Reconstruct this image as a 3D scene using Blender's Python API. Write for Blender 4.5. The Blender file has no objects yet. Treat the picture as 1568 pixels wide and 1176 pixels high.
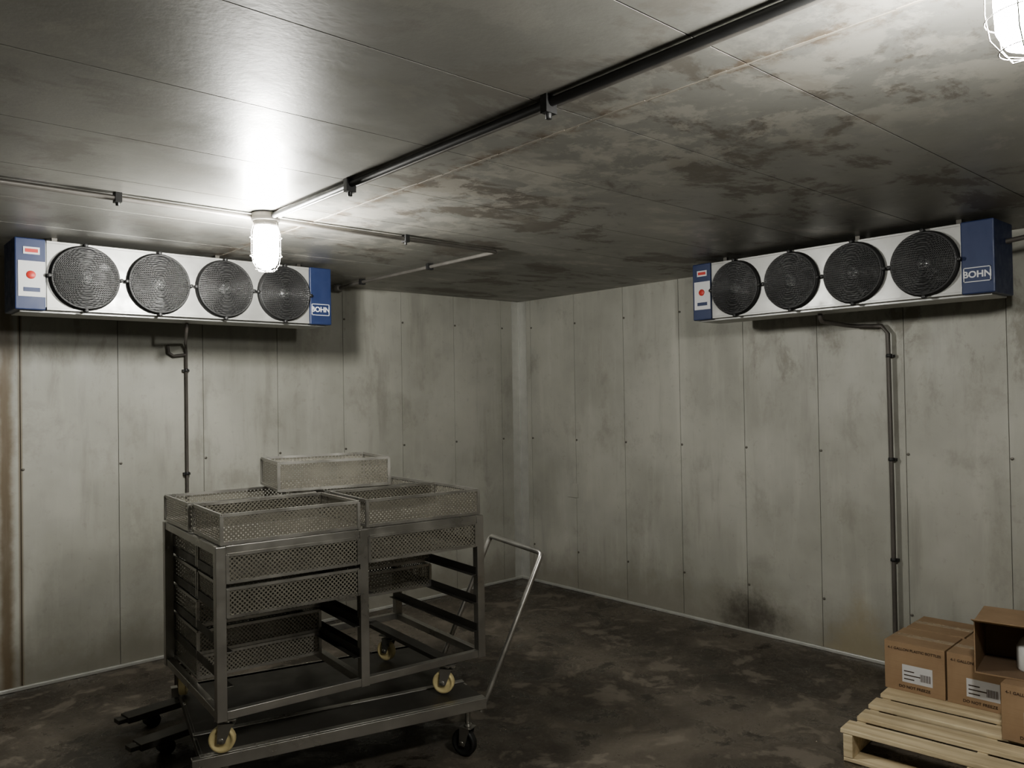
import bpy, math, random
from mathutils import Vector, Matrix
random.seed(4)
S=bpy.context.scene
COL=S.collection
# ------------------------------------------------------------ node helpers
class NT:
    def __init__(s,name):
        s.mat=bpy.data.materials.new(name); s.mat.use_nodes=True
        s.t=s.mat.node_tree; s.t.nodes.clear()
        s.out=s.n('ShaderNodeOutputMaterial')
    def n(s,k,**kw):
        x=s.t.nodes.new(k)
        for a,b in kw.items(): setattr(x,a,b)
        return x
    def put(s,sock,v):
        if isinstance(v,bpy.types.NodeSocket): s.t.links.new(v,sock)
        else:
            if isinstance(v,tuple) and len(v)==3 and sock.type=='RGBA': v=v+(1,)
            sock.default_value=v
    def math(s,op,a,b=0.0,c=0.0,clamp=False):
        x=s.n('ShaderNodeMath',operation=op); x.use_clamp=clamp
        s.put(x.inputs[0],a); s.put(x.inputs[1],b); s.put(x.inputs[2],c); return x.outputs[0]
    def pos(s): return s.n('ShaderNodeNewGeometry').outputs['Position']
    def obj(s): return s.n('ShaderNodeTexCoord').outputs['Object']
    def sep(s,v):
        x=s.n('ShaderNodeSeparateXYZ'); s.put(x.inputs[0],v); return x.outputs
    def scale(s,v,sc,rot=(0,0,0)):
        x=s.n('ShaderNodeMapping'); s.put(x.inputs['Vector'],v); x.inputs['Scale'].default_value=sc
        x.inputs['Rotation'].default_value=rot; return x.outputs[0]
    def noise(s,v,sc,det=5,rough=.6,dist=0):
        x=s.n('ShaderNodeTexNoise'); s.put(x.inputs['Vector'],v)
        x.inputs['Scale'].default_value=sc; x.inputs['Detail'].default_value=det
        x.inputs['Roughness'].default_value=rough; x.inputs['Distortion'].default_value=dist
        return x.outputs['Fac']
    def ss(s,v,a,b,o0=0.0,o1=1.0):
        x=s.n('ShaderNodeMapRange',interpolation_type='SMOOTHSTEP')
        s.put(x.inputs[0],v); x.inputs[1].default_value=a; x.inputs[2].default_value=b
        x.inputs[3].default_value=o0; x.inputs[4].default_value=o1; return x.outputs[0]
    def mix(s,f,a,b,blend='MIX'):
        x=s.n('ShaderNodeMix',data_type='RGBA',blend_type=blend)
        s.put(x.inputs[0],f); s.put(x.inputs[6],a); s.put(x.inputs[7],b); return x.outputs[2]
    def bsdf(s,col,rough=.5,metal=0.0,spec=.5,bump=None,bs=.1,bd=.01):
        x=s.n('ShaderNodeBsdfPrincipled')
        s.put(x.inputs['Base Color'],col); s.put(x.inputs['Roughness'],rough)
        s.put(x.inputs['Metallic'],metal); s.put(x.inputs['Specular IOR Level'],spec)
        if bump is not None:
            b=s.n('ShaderNodeBump'); b.inputs['Strength'].default_value=bs; b.inputs['Distance'].default_value=bd
            s.put(b.inputs['Height'],bump); s.put(x.inputs['Normal'],b.outputs[0])
        s.t.links.new(x.outputs[0],s.out.inputs[0]); return x

def simple(name,col,rough=.5,metal=0.0,var=.15,sc=20.0,bs=.05):
    m=NT(name); p=m.obj(); n=m.noise(p,sc,3)
    c=m.mix(n,tuple(k*(1-var) for k in col),tuple(min(1,k*(1+var)) for k in col))
    r=m.ss(n,.3,.7,max(0,rough-.08),min(1,rough+.08))
    m.bsdf(c,r,metal,bump=n,bs=bs,bd=.002); return m.mat

# wall
def wall_mat(name,kind):
    m=NT(name); p=m.pos(); X,Y,Z=m.sep(p)[0:3]
    big=m.noise(p,1.1,4,.6)
    st=m.noise(m.scale(p,(7,7,.8)),1.0,6,.62)
    fine=m.noise(p,24,5,.65)
    c=m.mix(m.ss(big,.3,.7),(.31,.308,.272),(.42,.415,.372))
    c=m.mix(m.ss(st,.5,.78,0,.35),c,(.55,.54,.49))
    c=m.mix(m.ss(st,.26,.45,.4,0),c,(.20,.195,.168))
    c=m.mix(m.ss(fine,.58,.72,0,.22),c,(.2,.19,.16))
    # dirt near the floor
    d=m.math('ADD',Z,m.math('MULTIPLY',m.noise(p,3.5,5,.7),-.5))
    c=m.mix(m.ss(d,-.22,.2,.6,0),c,(.15,.135,.105))
    # soft smeared spots
    blot=m.noise(m.scale(p,(2.2,2.2,1.6)),1.6,7,.7,.2)
    c=m.mix(m.ss(blot,.52,.70,0,.4),c,(.21,.20,.17))
    if kind=='left':
        e=m.math('ABSOLUTE',m.math('SUBTRACT',m.math('ADD',X,m.math('MULTIPLY',m.math('SUBTRACT',m.noise(p,5),.5),.07)),.835))
        f=m.math('MULTIPLY',m.ss(e,.01,.055,1,0),m.ss(st,.2,.6,.35,.9))
        c=m.mix(f,c,(.13,.095,.055))
        e2=m.math('ABSOLUTE',m.math('SUBTRACT',X,.905))
        c=m.mix(m.ss(e2,.002,.016,.8,0),c,(.12,.085,.045))
        q=m.math('MULTIPLY',m.ss(Z,1.3,2.0,0,1),m.ss(m.noise(m.scale(p,(9,1,3)),1.0,6,.7,.4),.5,.64))
        q=m.math('MULTIPLY',q,m.ss(X,1.3,1.7,1,0))
        c=m.mix(m.math('MULTIPLY',q,.55),c,(.2,.19,.16))
    else:
        dy=m.math('MULTIPLY',m.math('SUBTRACT',Y,2.93),1/.34)
        dz=m.math('MULTIPLY',m.math('SUBTRACT',Z,.10),1/.22)
        q=m.math('SQRT',m.math('ADD',m.math('MULTIPLY',dy,dy),m.math('MULTIPLY',dz,dz)))
        q=m.math('ADD',q,m.math('MULTIPLY',m.noise(p,10,6,.75),1.5))
        c=m.mix(m.ss(q,.75,1.8,.88,0),c,(.055,.047,.037))
        dy=m.math('MULTIPLY',m.math('SUBTRACT',Y,2.2),1/.3)
        q=m.math('ADD',m.math('ABSOLUTE',dy),m.math('ADD',m.math('MULTIPLY',Z,2.2),m.noise(p,10,6,.8)))
        c=m.mix(m.ss(q,.9,1.6,.5,0),c,(.28,.23,.13))
        # damp marks high under the fan unit
        q=m.math('MULTIPLY',m.ss(Z,1.2,1.9,0,1),m.ss(m.noise(m.scale(p,(1,5,2.6)),1.0,6,.7,.3),.5,.66))
        q=m.math('MULTIPLY',q,m.ss(m.math('ABSOLUTE',m.math('SUBTRACT',Y,2.0)),.6,1.2,1,0))
        c=m.mix(m.math('MULTIPLY',q,.7),c,(.17,.16,.13))
    m.bsdf(c,m.ss(st,.3,.7,.42,.6),0.0,.4,bump=m.noise(p,60,3),bs=.12,bd=.003)
    return m.mat
def ceil_mat():
    m=NT('ceiling_sheet'); p=m.pos(); X,Y,Z=m.sep(p)[0:3]
    a=m.noise(m.scale(p,(1,.8,1)),1.2,5,.6,.2)
    b=m.noise(m.scale(p,(.8,1.2,1)),2.3,8,.68,.3)
    g=m.noise(p,60,3,.6)
    zone=m.ss(X,1.2,2.0,.35,1)
    c=m.mix(m.ss(a,.3,.7),(.24,.237,.218),(.34,.337,.312))
    c=m.mix(m.math('MULTIPLY',m.ss(b,.53,.60,0,.72),zone),c,(.135,.115,.093))
    c=m.mix(m.math('MULTIPLY',m.ss(b,.38,.45,.5,0),zone),c,(.46,.44,.40))
    # chalky damp band along the end joint
    e=m.math('ABSOLUTE',m.math('SUBTRACT',X,2.05))
    band=m.math('MULTIPLY',m.ss(e,.1,.8,1,0),m.ss(m.noise(p,4.5,8,.72,.2),.48,.56))
    c=m.mix(m.math('MULTIPLY',band,.55),c,(.50,.48,.43))
    e=m.math('ABSOLUTE',m.math('SUBTRACT',X,1.77))
    rust=m.math('MULTIPLY',m.ss(e,.0,.08,1,0),m.ss(m.noise(p,7,6,.8),.45,.6))
    c=m.mix(m.math('MULTIPLY',rust,.7),c,(.14,.09,.05))
    r=m.ss(b,.3,.7,.34,.5)
    m.bsdf(c,r,.28,.5,bump=g,bs=.15,bd=.003); return m.mat
def floor_mat():
    m=NT('worn_concrete'); p=m.pos()
    a=m.noise(p,1.0,6,.65,.4); b=m.noise(p,3.6,8,.72,.3); g=m.noise(p,45,5,.7)
    c=m.mix(m.ss(a,.35,.66),(.052,.044,.035),(.13,.113,.091))
    c=m.mix(m.ss(b,.52,.60,0,.55),c,(.22,.195,.16))
    c=m.mix(m.ss(b,.36,.46,.85,0),c,(.026,.021,.016))
    c=m.mix(m.ss(g,.55,.75,0,.3),c,(.19,.17,.14))
    m.bsdf(c,m.ss(b,.40,.56,.20,.58),0,.5,bump=m.math('ADD',b,m.math('MULTIPLY',g,.4)),bs=.3,bd=.006); return m.mat
WL=wall_mat('painted_panel_left','left'); WR=wall_mat('painted_panel_right','right')
CE=ceil_mat(); FL=floor_mat()
DARKGAP=simple('dark_seam_backing',(.12,.115,.10),.8)  # dark slab colour behind the panels, seen through their joints
BOLT=simple('bolt_steel',(.16,.15,.13),.5,.5)
CAULK=simple('caulk',(.24,.22,.185),.8,0,.5,8)
TRIM=simple('galvanised_trim',(.48,.48,.45),.4,.4,.2,10)
STEEL=simple('stainless_steel',(.40,.39,.365),.34,.85,.3,6,.04)
DSTEEL=simple('dark_worn_steel',(.10,.095,.085),.45,.7,.4,8)
CREAM=simple('cream_nylon',(.62,.53,.30),.45,0,.15)
BLACK=simple('black_rubber',(.02,.02,.02),.5)
GALV=simple('evaporator_sheet_metal',(.33,.33,.315),.40,.35,.22,9)
BLUE=simple('blue_panel',(.020,.032,.085),.45,0,.1)
WHITE=simple('white_label',(.50,.50,.50),.6,0,.05)
RED=simple('red_sticker',(.42,.04,.03),.5,0,.05)
GUARD=simple('guard_wire',(.10,.10,.10),.4,.5,.1)
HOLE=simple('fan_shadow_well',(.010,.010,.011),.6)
BLADE=simple('fan_blade_dark',(.028,.028,.028),.4,.4,.1)
MOTOR=simple('fan_motor_cap',(.8,.8,.79),.3,.4,.1)
PIPE=simple('drain_pipe_grey',(.11,.10,.09),.5,.2,.3,10)
COND=simple('conduit_galvanised',(.19,.18,.165),.5,.4,.3,12)
CLAMP=simple('clamp_black',(.03,.03,.03),.5,.2)
def wood():
    m=NT('pallet_pine'); p=m.obj()
    g=m.noise(m.scale(p,(1.6,30,30)),1.0,6,.6,.4); b=m.noise(p,3.0,4)
    c=m.mix(m.ss(g,.3,.7),(.42,.34,.22),(.66,.57,.40))
    c=m.mix(m.ss(b,.5,.75,0,.5),c,(.33,.27,.18))
    m.bsdf(c,.7,0,.3,bump=g,bs=.2,bd=.002); return m.mat
WOOD=wood()
def card():
    m=NT('corrugated_cardboard'); p=m.obj()
    b=m.noise(p,4,4); g=m.noise(m.scale(p,(3,3,120)),1.0,3)
    c=m.mix(m.ss(b,.3,.7),(.26,.18,.112),(.33,.235,.15))
    c=m.mix(m.ss(g,.4,.7,0,.15),c,(.20,.135,.08))
    m.bsdf(c,.75,0,.25,bump=g,bs=.06,bd=.001); return m.mat
CARD=card(); CARDIN=simple('cardboard_inside',(.18,.125,.08),.85)
INK=simple('printed_ink',(.05,.03,.02),.7); TAPE=simple('packing_tape',(.33,.245,.155),.25)
JUG=simple('jug_plastic',(.55,.55,.53),.4)
def perf():
    m=NT('perforated_stainless'); uv=m.n('ShaderNodeUVMap').outputs[0]
    v=m.n('ShaderNodeTexVoronoi',voronoi_dimensions='2D'); m.put(v.inputs['Vector'],m.scale(uv,(1,1,1),(0,0,math.radians(45))))
    v.inputs['Scale'].default_value=1/.013; v.inputs['Randomness'].default_value=0
    hole=m.math('LESS_THAN',v.outputs['Distance'],.30)
    rim=m.ss(v.outputs['Distance'],.30,.42,.75,0)
    n=m.noise(m.obj(),5,3)
    c=m.mix(n,(.17,.16,.135),(.36,.345,.295))
    c=m.mix(rim,c,(.035,.032,.026))
    b=m.bsdf(c,.42,.5)
    tr=m.n('ShaderNodeBsdfTransparent'); mx=m.n('ShaderNodeMixShader')
    m.put(mx.inputs[0],hole); m.t.links.new(b.outputs[0],mx.inputs[1]); m.t.links.new(tr.outputs[0],mx.inputs[2])
    m.t.links.new(mx.outputs[0],m.out.inputs[0]); return m.mat
PERF=perf()
def coil():
    m=NT('coil_fins'); p=m.obj(); X=m.sep(p)[0]
    w=m.math('FRACT',m.math('MULTIPLY',X,160.0))
    c=m.mix(m.math('GREATER_THAN',w,.45),(.10,.10,.10),(.35,.35,.34)); m.bsdf(c,.4,.6); return m.mat
COIL=coil()
def glow(name,col,st):
    m=NT(name); e=m.n('ShaderNodeEmission'); n=m.noise(m.obj(),3,1)
    m.put(e.inputs[0],m.mix(n,col,tuple(min(1,c*1.02) for c in col))); e.inputs[1].default_value=st
    m.t.links.new(e.outputs[0],m.out.inputs[0]); return m.mat
GLOW=glow('lit_frosted_jar',(1.0,.975,.925),560.0)

# ------------------------------------------------------------ mesh builder
class MB:
    def __init__(s): s.v=[];s.f=[];s.m=[];s.uv=[];s.sm=[];s.mats=[];s.M=Matrix.Identity(4)
    def mi(s,mat):
        if mat not in s.mats: s.mats.append(mat)
        return s.mats.index(mat)
    def add(s,vs,fs,mat,uvs=None,smooth=False):
        o=len(s.v); s.v+= [s.M@Vector(v) for v in vs]; k=s.mi(mat)
        for i,f in enumerate(fs):
            s.f.append([o+j for j in f]); s.m.append(k); s.sm.append(smooth)
            s.uv.append(uvs[i] if uvs else [(0,0)]*len(f))
    def box(s,a,b,mat):
        x0,y0,z0=[min(p,q) for p,q in zip(a,b)]; x1,y1,z1=[max(p,q) for p,q in zip(a,b)]
        s.add([(x0,y0,z0),(x1,y0,z0),(x1,y1,z0),(x0,y1,z0),(x0,y0,z1),(x1,y0,z1),(x1,y1,z1),(x0,y1,z1)],
         [(3,2,1,0),(4,5,6,7),(0,1,5,4),(1,2,6,5),(2,3,7,6),(3,0,4,7)],mat)
    def bar(s,p,q,w,h,mat):   # square bar from p to q
        p=Vector(p);q=Vector(q);d=(q-p).normalized()
        up=Vector((0,0,1)) if abs(d.z)<.9 else Vector((0,1,0))
        r=d.cross(up).normalized(); u=r.cross(d)
        vs=[e+r*a*w/2+u*b*h/2 for e in (p,q) for a,b in((-1,-1),(1,-1),(1,1),(-1,1))]
        s.add(vs,[(0,1,2,3),(7,6,5,4),(4,5,1,0),(5,6,2,1),(6,7,3,2),(7,4,0,3)],mat)
    def frames(s,pts,closed=False):
        pts=[Vector(p) for p in pts]; n=len(pts); out=[]; ref=None
        for i in range(n):
            if closed: t=(pts[(i+1)%n]-pts[i-1]).normalized()
            else: t=(pts[min(i+1,n-1)]-pts[max(i-1,0)]).normalized()
            if ref is None: ref=Vector((0,0,1)) if abs(t.z)<.9 else Vector((1,0,0))
            r=t.cross(ref)
            if r.length<1e-4: r=t.cross(Vector((0,1,0)))
            r.normalize(); u=r.cross(t); ref=u; out.append((pts[i],r,u))
        return out
    def tube(s,pts,rad,mat,seg=8,closed=False,caps=True):
        fr=s.frames(pts,closed); vs=[];n=len(fr)
        for p,r,u in fr:
            for k in range(seg):
                a=2*math.pi*k/seg; vs.append(p+(r*math.cos(a)+u*math.sin(a))*rad)
        fs=[]
        for i in range(n if closed else n-1):
            j=(i+1)%n
            for k in range(seg): l=(k+1)%seg; fs.append((i*seg+k,j*seg+k,j*seg+l,i*seg+l))
        s.add(vs,fs,mat,smooth=True)
        if caps and not closed: s.add(vs,[tuple(range(seg)),tuple(reversed(range((n-1)*seg,n*seg)))],mat)
    def lathe(s,c,axis,prof,mat,seg=32):   # prof list of (r, h)
        c=Vector(c);ax=Vector(axis).normalized(); ref=Vector((0,0,1)) if abs(ax.z)<.9 else Vector((1,0,0))
        r=ax.cross(ref).normalized();u=ax.cross(r); vs=[]
        for R,h in prof:
            for k in range(seg):
                a=2*math.pi*k/seg; vs.append(c+ax*h+(r*math.cos(a)+u*math.sin(a))*R)
        fs=[(i*seg+k,i*seg+(k+1)%seg,(i+1)*seg+(k+1)%seg,(i+1)*seg+k) for i in range(len(prof)-1) for k in range(seg)]
        s.add(vs,fs,mat,smooth=True)
    def cyl(s,c,axis,R,h,mat,seg=24):
        b=.12*min(R,h) ; s.lathe(c,axis,[(0.0001,0),(R-b,0),(R,b),(R,h-b),(R-b,h),(0.0001,h)],mat,seg)
    def torus(s,c,axis,R,r,mat,seg=40,ms=5):
        c=Vector(c);ax=Vector(axis).normalized(); ref=Vector((0,0,1)) if abs(ax.z)<.9 else Vector((1,0,0))
        a1=ax.cross(ref).normalized();a2=ax.cross(a1)
        s.tube([c+(a1*math.cos(2*math.pi*k/seg)+a2*math.sin(2*math.pi*k/seg))*R for k in range(seg)],r,mat,ms,closed=True)
    def sheet(s,p,ex,ey,mat):  # quad with metric UV
        p=Vector(p);ex=Vector(ex);ey=Vector(ey)
        s.add([p,p+ex,p+ex+ey,p+ey],[(0,1,2,3)],mat,[[(0,0),(ex.length,0),(ex.length,ey.length),(0,ey.length)]])
    def build(s,name,loc=(0,0,0),rotz=0,parent=None,bevel=0,rot=None):
        me=bpy.data.meshes.new(name); me.from_pydata([tuple(v) for v in s.v],[],s.f)
        for m in s.mats: me.materials.append(m)
        me.polygons.foreach_set('material_index',s.m); me.polygons.foreach_set('use_smooth',s.sm)
        l=me.uv_layers.new(name='UVMap'); flat=[c for f in s.uv for p in f for c in p]; l.data.foreach_set('uv',flat)
        me.update(); o=bpy.data.objects.new(name,me); COL.objects.link(o)
        o.location=loc; o.rotation_euler=rot if rot else (0,0,rotz); o.parent=parent
        if bevel:
            b=o.modifiers.new('bevel','BEVEL'); b.width=bevel; b.segments=2; b.limit_method='ANGLE'; b.angle_limit=math.radians(50)
        return o
def empty(name,loc,rotz=0):
    e=bpy.data.objects.new(name,None); COL.objects.link(e); e.location=loc; e.rotation_euler=(0,0,rotz); e.empty_display_size=.1; return e
def text(name,body,size,loc,parent,mat,bold=False,ax='CENTER'):
    c=bpy.data.curves.new(name,'FONT'); c.body=body; c.size=size; c.extrude=.0008; c.align_x=ax; c.align_y='CENTER'
    if bold: c.offset=.0012
    c.materials.append(mat); o=bpy.data.objects.new(name,c); COL.objects.link(o); o.location=loc
    o.rotation_euler=(math.pi/2,0,0); o.parent=parent; return o

# ------------------------------------------------------------ room
X1,Y1,H=4.73,5.218,2.44
X0,Y0=-2.2,-2.2
G=.0017
def seams(first,step,lo,hi):
    k=[first+step*i for i in range(-30,30)]; k=[q for q in k if lo+.02<q<hi-.02]; return [lo]+sorted(k)+[hi]
def boltrow(b,pts,ax):
    for p in pts: b.cyl(p,ax,.008,.006,BOLT,10)
# left wall
b=MB(); b.box((X0-.1,Y1+.006,-.05),(X1+.1,Y1+.1,H+.05),DARKGAP)
sx=seams(4.52,.5164,X0,X1)
for a,c in zip(sx,sx[1:]): b.box((a+G,Y1,0),(c-G,Y1+.02,H),WL)
boltrow(b,[(q+.012,Y1,z) for q in sx[1:-1] for z in (1.24,2.2)],(0,-1,0)); b.build('wall_left')
b=MB(); b.box((X1+.006,Y0-.1,-.05),(X1+.1,Y1+.1,H+.05),DARKGAP)
sy=seams(4.54,.5253,Y0,Y1)
for a,c in zip(sy,sy[1:]): b.box((X1,a+G,0),(X1+.02,c-G,H),WR)
boltrow(b,[(X1,q-.012,z) for q in sy[1:-1] for z in (.32,1.24,2.2)],(-1,0,0)); b.build('wall_right')
b=MB(); b.box((X0-.1,Y0-.1,-.05),(X1+.1,Y0,H+.05),WL); b.build('wall_back')
b=MB(); b.box((X0-.1,Y0-.1,-.05),(X0,Y1+.1,H+.05),WR); b.build('wall_side')
b=MB(); b.box((X0-.1,Y0-.1,-.1),(X1+.1,Y1+.1,0),FL); b.build('floor')
b=MB(); b.box((X0-.1,Y0-.1,H+.006),(X1+.1,Y1+.1,H+.12),DARKGAP)
cy=seams(1.08,.52,Y0,Y1)
for xa,xb in((X0,1.77),(1.77,X1)):
    for a,c in zip(cy,cy[1:]): b.box((xa+G,a+.0022,H),(xb-G,c-.0022,H+.02),CE)
for i in range(140):   # ragged bead of sealant along the end joint
    y=Y0+(Y1-Y0)*i/140
    b.box((1.77-.002-random.random()*.005,y,H-.0015),(1.77+.002+random.random()*.005,y+.053,H+.001),CAULK)
b.build('ceiling')
b=MB(); b.box((X1-.085,Y1-.004,0),(X1,Y1,H),TRIM); b.box((X1-.004,Y1-.10,0),(X1,Y1,H),TRIM)
b.box((X1-.012,Y1-.012,0),(X1,Y1,H),TRIM); b.build('trim_1')
b=MB(); b.box((X1-.018,Y0,0),(X1,Y1,.022),TRIM); b.build('baseboard_right',bevel=.004)
b=MB(); b.box((X0,Y1-.018,0),(X1-.02,Y1,.022),TRIM); b.build('baseboard_left',bevel=.004)
b=MB(); b.box((X1-.008,4.52,.765),(X1,4.64,.88),WR); b.build('wall_cover_plate',bevel=.002)

# ------------------------------------------------------------ evaporators
def evaporator(loc,rotz,cord=False):
    L,D,Hh=1.67,.25,.34
    e=empty('evaporator_fan_unit',loc,rotz)
    b=MB(); b.box((.0,.004,.012),(L,D,Hh),GALV); b.box((.13,0,.0),(1.53,.03,Hh),GALV)
    b.box((.02,.03,-.012),(L-.02,D-.01,.02),GALV); b.box((.1,D,.03),(L-.1,D+.008,Hh-.03),COIL)
    b.box((.13,-.003,Hh-.012),(1.53,.0,Hh),GALV); b.box((.13,-.003,0),(1.53,.0,.012),GALV)
    b.build('cabinet',parent=e,bevel=.003)
    b=MB(); b.box((-.006,-.008,-.004),(.125,D+.004,Hh+.004),BLUE); b.box((1.532,-.008,-.004),(L+.006,D+.004,Hh+.004),BLUE)
    b.build('end_cap',parent=e,bevel=.006)
    b=MB(); b.box((.008,-.011,.06),(.122,-.006,.232),WHITE); b.box((.03,-.011,.265),(.10,-.006,.30),WHITE)
    b.box((.03,-.013,.084),(.10,-.010,.104),BLUE); b.box((.038,-.013,.274),(.092,-.010,.291),RED)
    b.cyl((.062,-.010,.165),(0,-1,0),.02,.004,RED,20)
    b.build('control_label',parent=e)
    b=MB()
    for f in((1.542,1.660,.118,.122),(1.542,1.660,.052,.056)): b.box((f[0],-.011,f[2]),(f[1],-.007,f[3]),WHITE)
    for f in(1.542,1.656): b.box((f,-.011,.052),(f+.004,-.007,.122),WHITE)
    b.build('logo_frame',parent=e)
    text('logo_lettering','BOHN',.043,(1.601,-.009,.087),e,WHITE,True)
    for i,fx in enumerate((.30,.655,1.01,1.365)):
        b=MB(); c=Vector((fx,0,.168)); R=.152
        b.lathe(c,(0,-1,0),[(R+.012,0),(R+.010,.012),(R,.022),(R-.004,.02),(R-.004,.002)],BLACK,40)
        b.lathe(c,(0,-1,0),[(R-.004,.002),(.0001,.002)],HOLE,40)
        for k in range(5):
            a0=2*math.pi*k/5+i*.4; vs=[]
            for t in range(7):
                a=a0+t*.13
                for rr in (.03,.08,.135): vs.append(c+Vector((rr*math.cos(a),-.005-.008*t/6,rr*math.sin(a))))
            fs=[(t*3+q,t*3+q+1,t*3+q+4,t*3+q+3) for t in range(6) for q in range(2)]
            b.add(vs,fs,BLADE,smooth=True)
        b.lathe(c,(0,-1,0),[(.030,.003),(.030,.016),(.022,.024),(.0001,.026)],MOTOR,24)
        dome=lambda r:-.027-.018*(1-(r/R)**2)
        for k in range(21):
            r=.008+k*.0070; b.torus(c+Vector((0,dome(r),0)),(0,-1,0),r,.0019,GUARD,36,4)
        # horizontal wires woven across the rings
        nh=27
        for k in range(nh):
            zz=-R+.006+(2*R-.012)*k/(nh-1); hw=math.sqrt(max(0,R*R-zz*zz))
            pts=[(t*hw/5) for t in range(-5,6)]
            b.tube([c+Vector((x,dome(min(R,math.hypot(x,zz)))-.003,zz+.0022*math.sin(x*70+k))) for x in pts],.0020,GUARD,3,caps=False)
        for k in range(8):
            a=math.pi/4*k+.39
            b.tube([c+Vector((r*math.cos(a),dome(r)+.003,r*math.sin(a))) for r in (.008,.06,.1,.14,R)],.0022,BLACK,4)
        b.torus(c+Vector((0,-.026,0)),(0,-1,0),R+.001,.005,BLACK,40,6)
        for k in range(4):
            a=math.pi/2*k; p=c+Vector(((R+.012)*math.cos(a),-.003,(R+.012)*math.sin(a)))
            b.cyl(p,(0,-1,0),.010,.03,BLACK,10)
        b.build('fan_%d'%(i+1),parent=e)
    b=MB()
    for fx in(.18,1.0,1.5):
        for fy in(.08,.21): b.box((fx-.012,fy-.01,Hh),(fx+.012,fy+.01,H-loc[2]-.001),DSTEEL)
    b.build('hanger',parent=e)
    if cord:
        b=MB(); b.tube([(L,.16,.25),(L+.10,.16,.26),(L+.35,.16,.27),(L+.8,.16,.28)],.012,PIPE,8); b.build('refrigerant_line',parent=e)
    return e
evaporator((.749,4.40,2.07),0)
evaporator((4.14,2.93,2.065),-math.pi/2,True)

# drain pipes
b=MB()
b.tube([(1.62,4.60,2.0565),(1.62,4.60,2.03),(1.62,4.61,2.005),(1.80,5.14,1.98),(1.82,5.185,1.93),(1.82,5.185,1.0),(1.82,5.185,0.001)],.009,PIPE,10)
b.tube([(1.82,5.185,1.91),(1.74,5.18,1.90),(1.71,5.18,1.92),(1.705,5.18,1.97)],.009,PIPE,8)
for z in(.5,1.14,1.8): b.cyl((1.82,5.185,z),(0,0,1),.013,.02,CLAMP,12); b.box((1.80,5.185,z),(1.84,Y1-.007,z+.015),CLAMP)
b.build('drain_pipe')
b=MB()
b.tube([(4.33,2.21,2.0515),(4.33,2.21,2.03),(4.35,2.21,2.01),(4.62,2.2,2.0),(4.69,2.17,1.995),(4.69,2.02,1.985),(4.69,1.985,1.94),(4.69,1.98,1.0),(4.69,1.98,0.001)],.0125,PIPE,10)
for z in(.62,1.2,1.8): b.cyl((4.69,1.98,z),(0,0,1),.017,.02,CLAMP,12); b.box((4.69,1.96,z),(X1-.007,2.0,z+.015),CLAMP)
b.box((4.69,2.19,1.99),(X1-.007,2.21,2.01),CLAMP)
b.build('drain_pipe')

# conduits
b=MB(); zc=H-.02; LX=1.53
b.tube([(LX,Y0,zc),(LX,0,zc),(LX,3.33,zc)],.0125,CLAMP,10)
b.tube([(LX+.028,Y0,zc+.002),(LX+.028,3.30,zc+.002)],.009,COND,8)
b.tube([(X0,3.36,zc),(2.86,3.36,zc),(2.885,3.37,zc),(2.89,3.40,zc),(2.89,4.9,zc),(2.89,5.16,zc-.01)],.011,COND,10)
for y in(2.62,1.55,.5,-.6,-1.6): b.box((LX-.02,y-.012,zc-.03),(LX+.02,y+.012,H),CLAMP); b.cyl((LX,y,zc-.045),(0,0,1),.009,.03,CLAMP,10)
for x in(-1.5,-.4,.92,2.28): b.box((x-.012,3.34,zc-.018),(x+.012,3.38,H),CLAMP); b.cyl((x,3.36,zc-.03),(0,0,1),.007,.03,CLAMP,10)
for y in(4.0,4.8): b.box((2.87,y-.012,zc-.018),(2.91,y+.012,H),CLAMP)
b.cyl((2.89,5.14,zc-.03),(0,0,1),.035,.05,COND,16)
b.build('ceiling_conduit')

# lamps
def lamp(x,y):
    e=empty('jar_ceiling_lamp',(x,y,H))
    b=MB(); b.cyl((0,0,-.04),(0,0,1),.06,.04,COND,28); b.lathe((0,0,0),(0,0,-1),[(.048,.035),(.054,.04),(.054,.055),(.05,.062)],COND,28)
    b.build('junction_base',parent=e)
    b=MB(); b.lathe((0,0,0),(0,0,-1),[(.047,.060),(.053,.08),(.055,.16),(.052,.21),(.038,.238),(.018,.248),(.0001,.25)],GLOW,20); b.build('lit_jar',parent=e)
    b=MB()
    for k in range(6):
        a=math.pi/3*k; ca,sa=math.cos(a),math.sin(a)
        b.tube([(r*ca,r*sa,-z) for r,z in((.056,.05),(.068,.09),(.069,.18),(.062,.225),(.038,.257),(.0,.264))],.0013,COND,5)
    for z,r in((.11,.0685),(.19,.0685),(.247,.048)): b.torus((0,0,-z),(0,0,1),r,.0013,COND,28,4)
    b.build('wire_guard',parent=e)
lamp(1.52,3.33); lamp(1.562,.41)

# ------------------------------------------------------------ rack with baskets
def basket(b,x0,y0,z0,w,d,h):
    x1,y1,z1=x0+w,y0+d,z0+h
    b.sheet((x0,y0,z0),(w,0,0),(0,0,h),PERF); b.sheet((x0,y1,z0),(w,0,0),(0,0,h),PERF)
    b.sheet((x0,y0,z0),(0,d,0),(0,0,h),PERF); b.sheet((x1,y0,z0),(0,d,0),(0,0,h),PERF)
    b.sheet((x0,y0,z0+.003),(w,0,0),(0,d,0),PERF)
    t=.0065
    for z in(z1,z0+.004):
        for p,q in(((x0,y0),(x1,y0)),((x1,y0),(x1,y1)),((x1,y1),(x0,y1)),((x0,y1),(x0,y0))):
            b.bar((p[0],p[1],z),(q[0],q[1],z),t*1.2,t*1.9,STEEL)
    for p in((x0,y0),(x1,y0),(x1,y1),(x0,y1)): b.bar((p[0],p[1],z0),(p[0],p[1],z1),t*2.0,t*2.0,STEEL)
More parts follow.
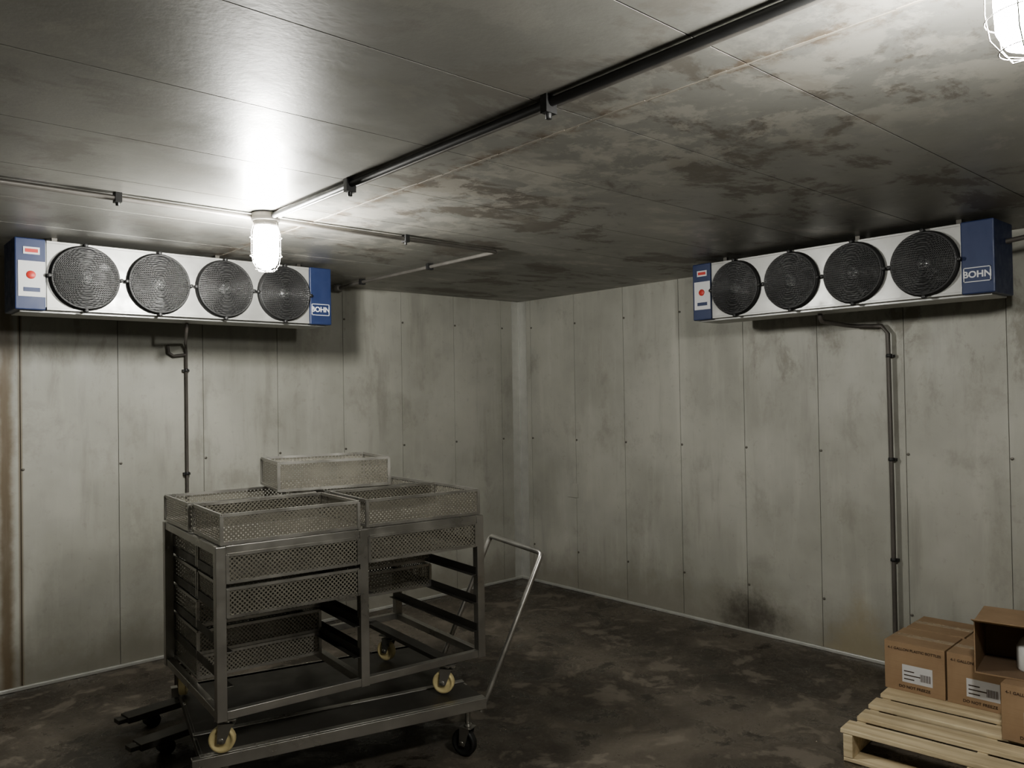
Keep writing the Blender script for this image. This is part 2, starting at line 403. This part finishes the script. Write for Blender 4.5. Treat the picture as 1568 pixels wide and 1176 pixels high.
def caster(b,c,yaw,r,wmat,top,zb):
    M0=b.M.copy(); b.M=M0@Matrix.Translation((c[0],c[1],zb))@Matrix.Rotation(yaw,4,'Z')
    b.lathe((.02,-.016,r),(0,1,0),[(.0001,0),(r*.35,0),(r*.4,.004),(r*.72,.004),(r*.78,0),(r*.95,0),(r,.005),(r,.027),(r*.95,.032),(r*.78,.032),(r*.72,.028),(r*.4,.028),(r*.35,.032),(.0001,.032)],wmat,28)
    b.cyl((.02,-.026,r),(0,1,0),.012,.052,STEEL,10)
    for sy in(-.024,.022): b.add([(.005,sy,r*.8),(.035,sy,r*.8),(.03,sy,r*2+.012),(-.025,sy,r*2+.012),(.005,sy+.002,r*.8),(.035,sy+.002,r*.8),(.03,sy+.002,r*2+.012),(-.025,sy+.002,r*2+.012)],
        [(0,1,2,3),(7,6,5,4),(0,4,5,1),(1,5,6,2),(3,7,4,0)],STEEL)
    b.box((-.03,-.026,r*2+.01),(.032,.026,r*2+.014),STEEL); b.cyl((0,0,r*2+.014),(0,0,1),.018,.012,STEEL,14)
    b.box((-.04,-.035,top-zb-.005),(.04,.035,top-zb),STEEL); b.cyl((0,0,r*2+.02),(0,0,1),.012,max(.004,top-zb-.005-(r*2+.02)),STEEL,12)
    b.M=M0
RL,RW,RT,RB,P=1.22,.85,1.06,.40,.038
Z_DECK=.266
rack=empty('tray_rack_trolley',(1.151,2.991,0),math.radians(-5.46))
b=MB()
for x in(0,RL/2-P/2,RL-P):
    for y in(0,RW-P): b.box((x,y,RB),(x+P,y+P,RT-.002),STEEL)
for y in(0,RW-P): b.box((P,y+.003,RT-.034),(RL-P,y+P-.003,RT),STEEL)
for x in(0,RL/2-P/2,RL-P): b.box((x+.003,P,RT-.034),(x+P-.003,RW-P,RT-.001),STEEL)
for y in(0,RW-P): b.box((P,y+.004,RB+.002),(RL-P,y+P-.004,RB+.034),STEEL)
for x in(0,RL/2-P/2,RL-P): b.box((x+.004,P,RB+.001),(x+P-.004,RW-P,RB+.033),STEEL)
b.box((1.0,P,RB),(1.06,RW-P,RB+.02),DSTEEL)
LV=[.915,.785,.655,.525]
for z in LV:
    for x,sg in((P,1),(RL/2-P/2,-1),(RL/2+P/2,1),(RL-P,-1)):
        b.box((x,.01,z-.003),(x+sg*.026,RW-.01,z),DSTEEL); b.box((x,.01,z-.003),(x+sg*.003,RW-.01,z+.034),DSTEEL)
b.build('frame',parent=rack,bevel=.002)
b=MB()
for c,yw in(((.05,.045),2.6),((1.03,.03),2.3),((1.03,.60),2.0),((.06,.76),1.2)): caster(b,c,yw,.05,CREAM,RB,Z_DECK)
b.build('caster_wheels',parent=rack)
bw=RL/2-P*1.5-.012
for i,(x,y,z) in enumerate([(P+.006,.004,LV[0]),(P+.006,.004,LV[1]),(P+.006,.43,LV[0]),(P+.006,.43,LV[1]),(P+.006,.43,LV[3]),(P+.006,.43,RB+.036),(P+.006,.43,LV[2]),
      (RL/2+P/2+.006,.004,LV[0]),(RL/2+P/2+.006,.43,LV[1]),(RL/2+P/2+.006,.43,LV[2])]):
    b=MB(); basket(b,x,y,z+.002,bw,.40,.108); b.build('slotted_basket_%d'%(i+1),parent=rack)
for i,(x,y,r) in enumerate([(.025,.01,0),(.015,.44,.012),(.635,.02,-.01),(.63,.445,.02)]):
    b=MB(); basket(b,0,0,0,.565,.395,.11); b.build('top_basket_%d'%(i+1),parent=rack,loc=(x,y,RT+.006),rotz=r)
b=MB(); basket(b,0,0,0,.53,.40,.13); b.build('stacked_basket',parent=rack,loc=(.425,.50,RT+.130),rotz=math.radians(-8))

# ------------------------------------------------------------ platform cart under the rack
cart=empty('platform_cart',(1.106,3.045,0),math.radians(-13.6))
CM=(Matrix.Translation((1.106,3.045,0))@Matrix.Rotation(math.radians(-13.6),4,'Z')).inverted()
b=MB(); CL,CW=1.20,.90; zt=.261
for y in(0,CW-.04): b.box((-.03,y,zt-.045),(CL,y+.04,zt),STEEL)
for y in(.20,.62): b.box((0,y,zt-.04),(CL,y+.03,zt-.001),STEEL)
for x in(0,.38,.78,CL-.04): b.box((x,.04,zt-.042),(x+.04,CW-.04,zt-.002),DSTEEL)
b.box((.01,.01,zt-.006),(CL-.01,CW-.01,zt),DSTEEL)
for y in(.012,.235): b.box((0.0,y,zt-.001),(CL,y+.03,zt+.004),STEEL)
b.box((-.03,-.004,zt-.045),(CL,.012,zt+.003),STEEL)
# low outrigger forks under the cart, tips showing past its far-left end
for (px,py) in ((1.15,4.16),(1.10,3.80)):
    b.M=CM@Matrix.Translation((px,py,0))@Matrix.Rotation(math.radians(7),4,'Z')
    b.box((.0,-.045,.062),(.9,.045,.092),DSTEEL); b.box((-.04,-.028,.066),(0,.028,.086),DSTEEL)
    b.cyl((.13,-.035,.034),(0,1,0),.033,.07,BLACK,18)
    b.box((.26,-.03,.09),(.32,.03,.222),DSTEEL)
b.M=Matrix.Identity(4)
b.build('frame',parent=cart,bevel=.002)
b=MB()
for c,yw in(((.10,.06),2.4),((1.13,.05),2.1),((1.13,.82),2.0),((.10,.84),1.0)): caster(b,c,yw,.06,BLACK,zt-.045,0.0)
b.build('caster_wheels',parent=cart)
b=MB(); hx=CL+.31
b.tube([(CL-.02,.02,.20),(CL+.02,.02,.27),(hx-.01,.02,.85),(hx,.026,.868),(hx,.04,.874),(hx,.54,.874),(hx,.554,.868),(hx-.01,.56,.85),(CL+.02,.56,.27),(CL-.02,.56,.21)],.0125,STEEL,12)
b.build('push_handle',parent=cart)

# ------------------------------------------------------------ pallet
pal=empty('wooden_pallet',(3.375,1.66,0),math.radians(6-90))
PX,PY=1.0,1.16
b=MB()
for x in(0,PX/2-.02,PX-.04): b.box((x,.0,.018),(x+.04,PY,.118),WOOD)
nb=7; w=.115; st=(PY-w)/(nb-1)
for i in range(nb):
    y=i*st; j=random.uniform(-.012,.012); b.box((j-.004,y,.119),(PX+j,y+w,.139),WOOD)
for y in(0,PY/2-.05,PY-.1): b.box((0,y,0.001),(PX,y+.1,.0175),WOOD)
b.build('boards',parent=pal,bevel=.003)

# ------------------------------------------------------------ cartons
def carton(loc,rotz,w=.275,d=.27,h=.235,label=True):
    e=empty('cardboard_box',loc,rotz)
    b=MB(); b.box((0,0,0),(w,d,h-.003),CARD)
    b.box((0,0,h-.003),(w,d/2-.0012,h),CARD); b.box((0,d/2+.0012,h-.003),(w,d,h),CARD)
    b.box((-.0006,d/2-.025,h-.05),(w+.0006,d/2+.025,h+.0006),TAPE)
    b.build('carton',parent=e,bevel=.002)
    if label:
        b=MB(); b.box((w*.30,-.0012,h*.20),(w*.80,0,h*.56),WHITE)
        for k in range(3): b.box((w*.33,-.0018,h*(.26+.08*k)),(w*(.5+.1*(k%2)),-.001,h*(.26+.08*k)+.005),INK)
        for k in range(9): b.box((w*(.60+.02*k),-.0018,h*.27),(w*(.60+.02*k)+.002+.001*(k%2),-.001,h*.42),INK)
        b.build('shipping_label',parent=e)
        text('printed_text','4-1 GALLON PLASTIC BOTTLES',.0175,(w/2,-.001,h*.86),e,INK)
        text('printed_warning','DO NOT FREEZE',.019,(w/2,-.001,h*.10),e,INK)
    return e
ZB=.1395; R4=math.radians(-90+3)
carton((4.00,1.745,ZB),R4); carton((4.015,1.462,ZB),R4)
carton((4.285,1.755,ZB),R4,label=False); carton((4.30,1.472,ZB),R4,label=False)
carton((4.05,1.175,ZB),R4,label=False); carton((4.33,1.18,ZB),R4,label=False)
carton((3.75,1.155,ZB),math.radians(-88))
carton((3.765,.872,ZB),math.radians(-88),label=False)
# opened carton lying on top, mouth toward the room
e=empty('opened_cardboard_box',(3.80,1.27,ZB+.2365),math.radians(-80))
b=MB(); w,d,h,t=.29,.30,.225,.004
b.box((0,0,0),(w,d,t),CARD); b.box((0,0,h-t),(w,d,h),CARD); b.box((0,0,t),(t,d,h-t),CARD); b.box((w-t,0,t),(w,d,h-t),CARD); b.box((t,d-t,t),(w-t,d,h-t),CARD)
b.box((t,t,t),(w-t,d-t,t+.002),CARDIN)
b.add([(0,0,h-t),(w,0,h-t),(w,-.07,h+.02),(0,-.07,h+.02),(0,0,h),(w,0,h),(w,-.07,h+.024),(0,-.07,h+.024)],[(0,1,2,3),(7,6,5,4),(0,4,5,1),(2,6,7,3),(1,5,6,2),(0,3,7,4)],CARD)
b.add([(w-t,0,t),(w-t,0,h-t),(w+.05,-.10,h-t),(w+.05,-.10,t)],[(0,1,2,3),(3,2,1,0)],CARD)
b.build('carton',parent=e)
b=MB(); b.lathe((.20,.15,t+.002),(0,0,1),[(.0001,0),(.055,0),(.06,.01),(.06,.10),(.045,.13),(.02,.155),(.02,.175),(.0001,.177)],JUG,24)
b.tube([(.20,.098,.10),(.20,.078,.12),(.20,.083,.14),(.20,.12,.155)],.009,JUG,8)
b.build('plastic_jug',parent=e)

# ------------------------------------------------------------ world, camera, view
w=bpy.data.worlds.new('dark_surroundings'); S.world=w; w.use_nodes=True
w.node_tree.nodes['Background'].inputs[0].default_value=(.5,.52,.55,1); w.node_tree.nodes['Background'].inputs[1].default_value=.01
yaw=math.radians(48.35); pit=math.atan(17/1215); rol=math.radians(.93)
F0=Vector((math.cos(yaw),math.sin(yaw),0)); R0=Vector((math.sin(yaw),-math.cos(yaw),0)); U0=Vector((0,0,1))
F=F0*math.cos(pit)+U0*math.sin(pit); U1=U0*math.cos(pit)-F0*math.sin(pit)
R=R0*math.cos(rol)-U1*math.sin(rol); U=U1*math.cos(rol)+R0*math.sin(rol)
cd=bpy.data.cameras.new('camera'); cam=bpy.data.objects.new('camera',cd); COL.objects.link(cam)
cd.sensor_width=36; cd.lens=1215/1568*36; cd.clip_start=.05
M=Matrix((R,U,-F)).transposed().to_4x4(); M.translation=Vector((0,0,1.617)); cam.matrix_world=M
S.camera=cam
S.view_settings.view_transform='AgX'
try: S.view_settings.look='AgX - Medium High Contrast'
except Exception as ex: print(ex)
S.view_settings.exposure=-0.05
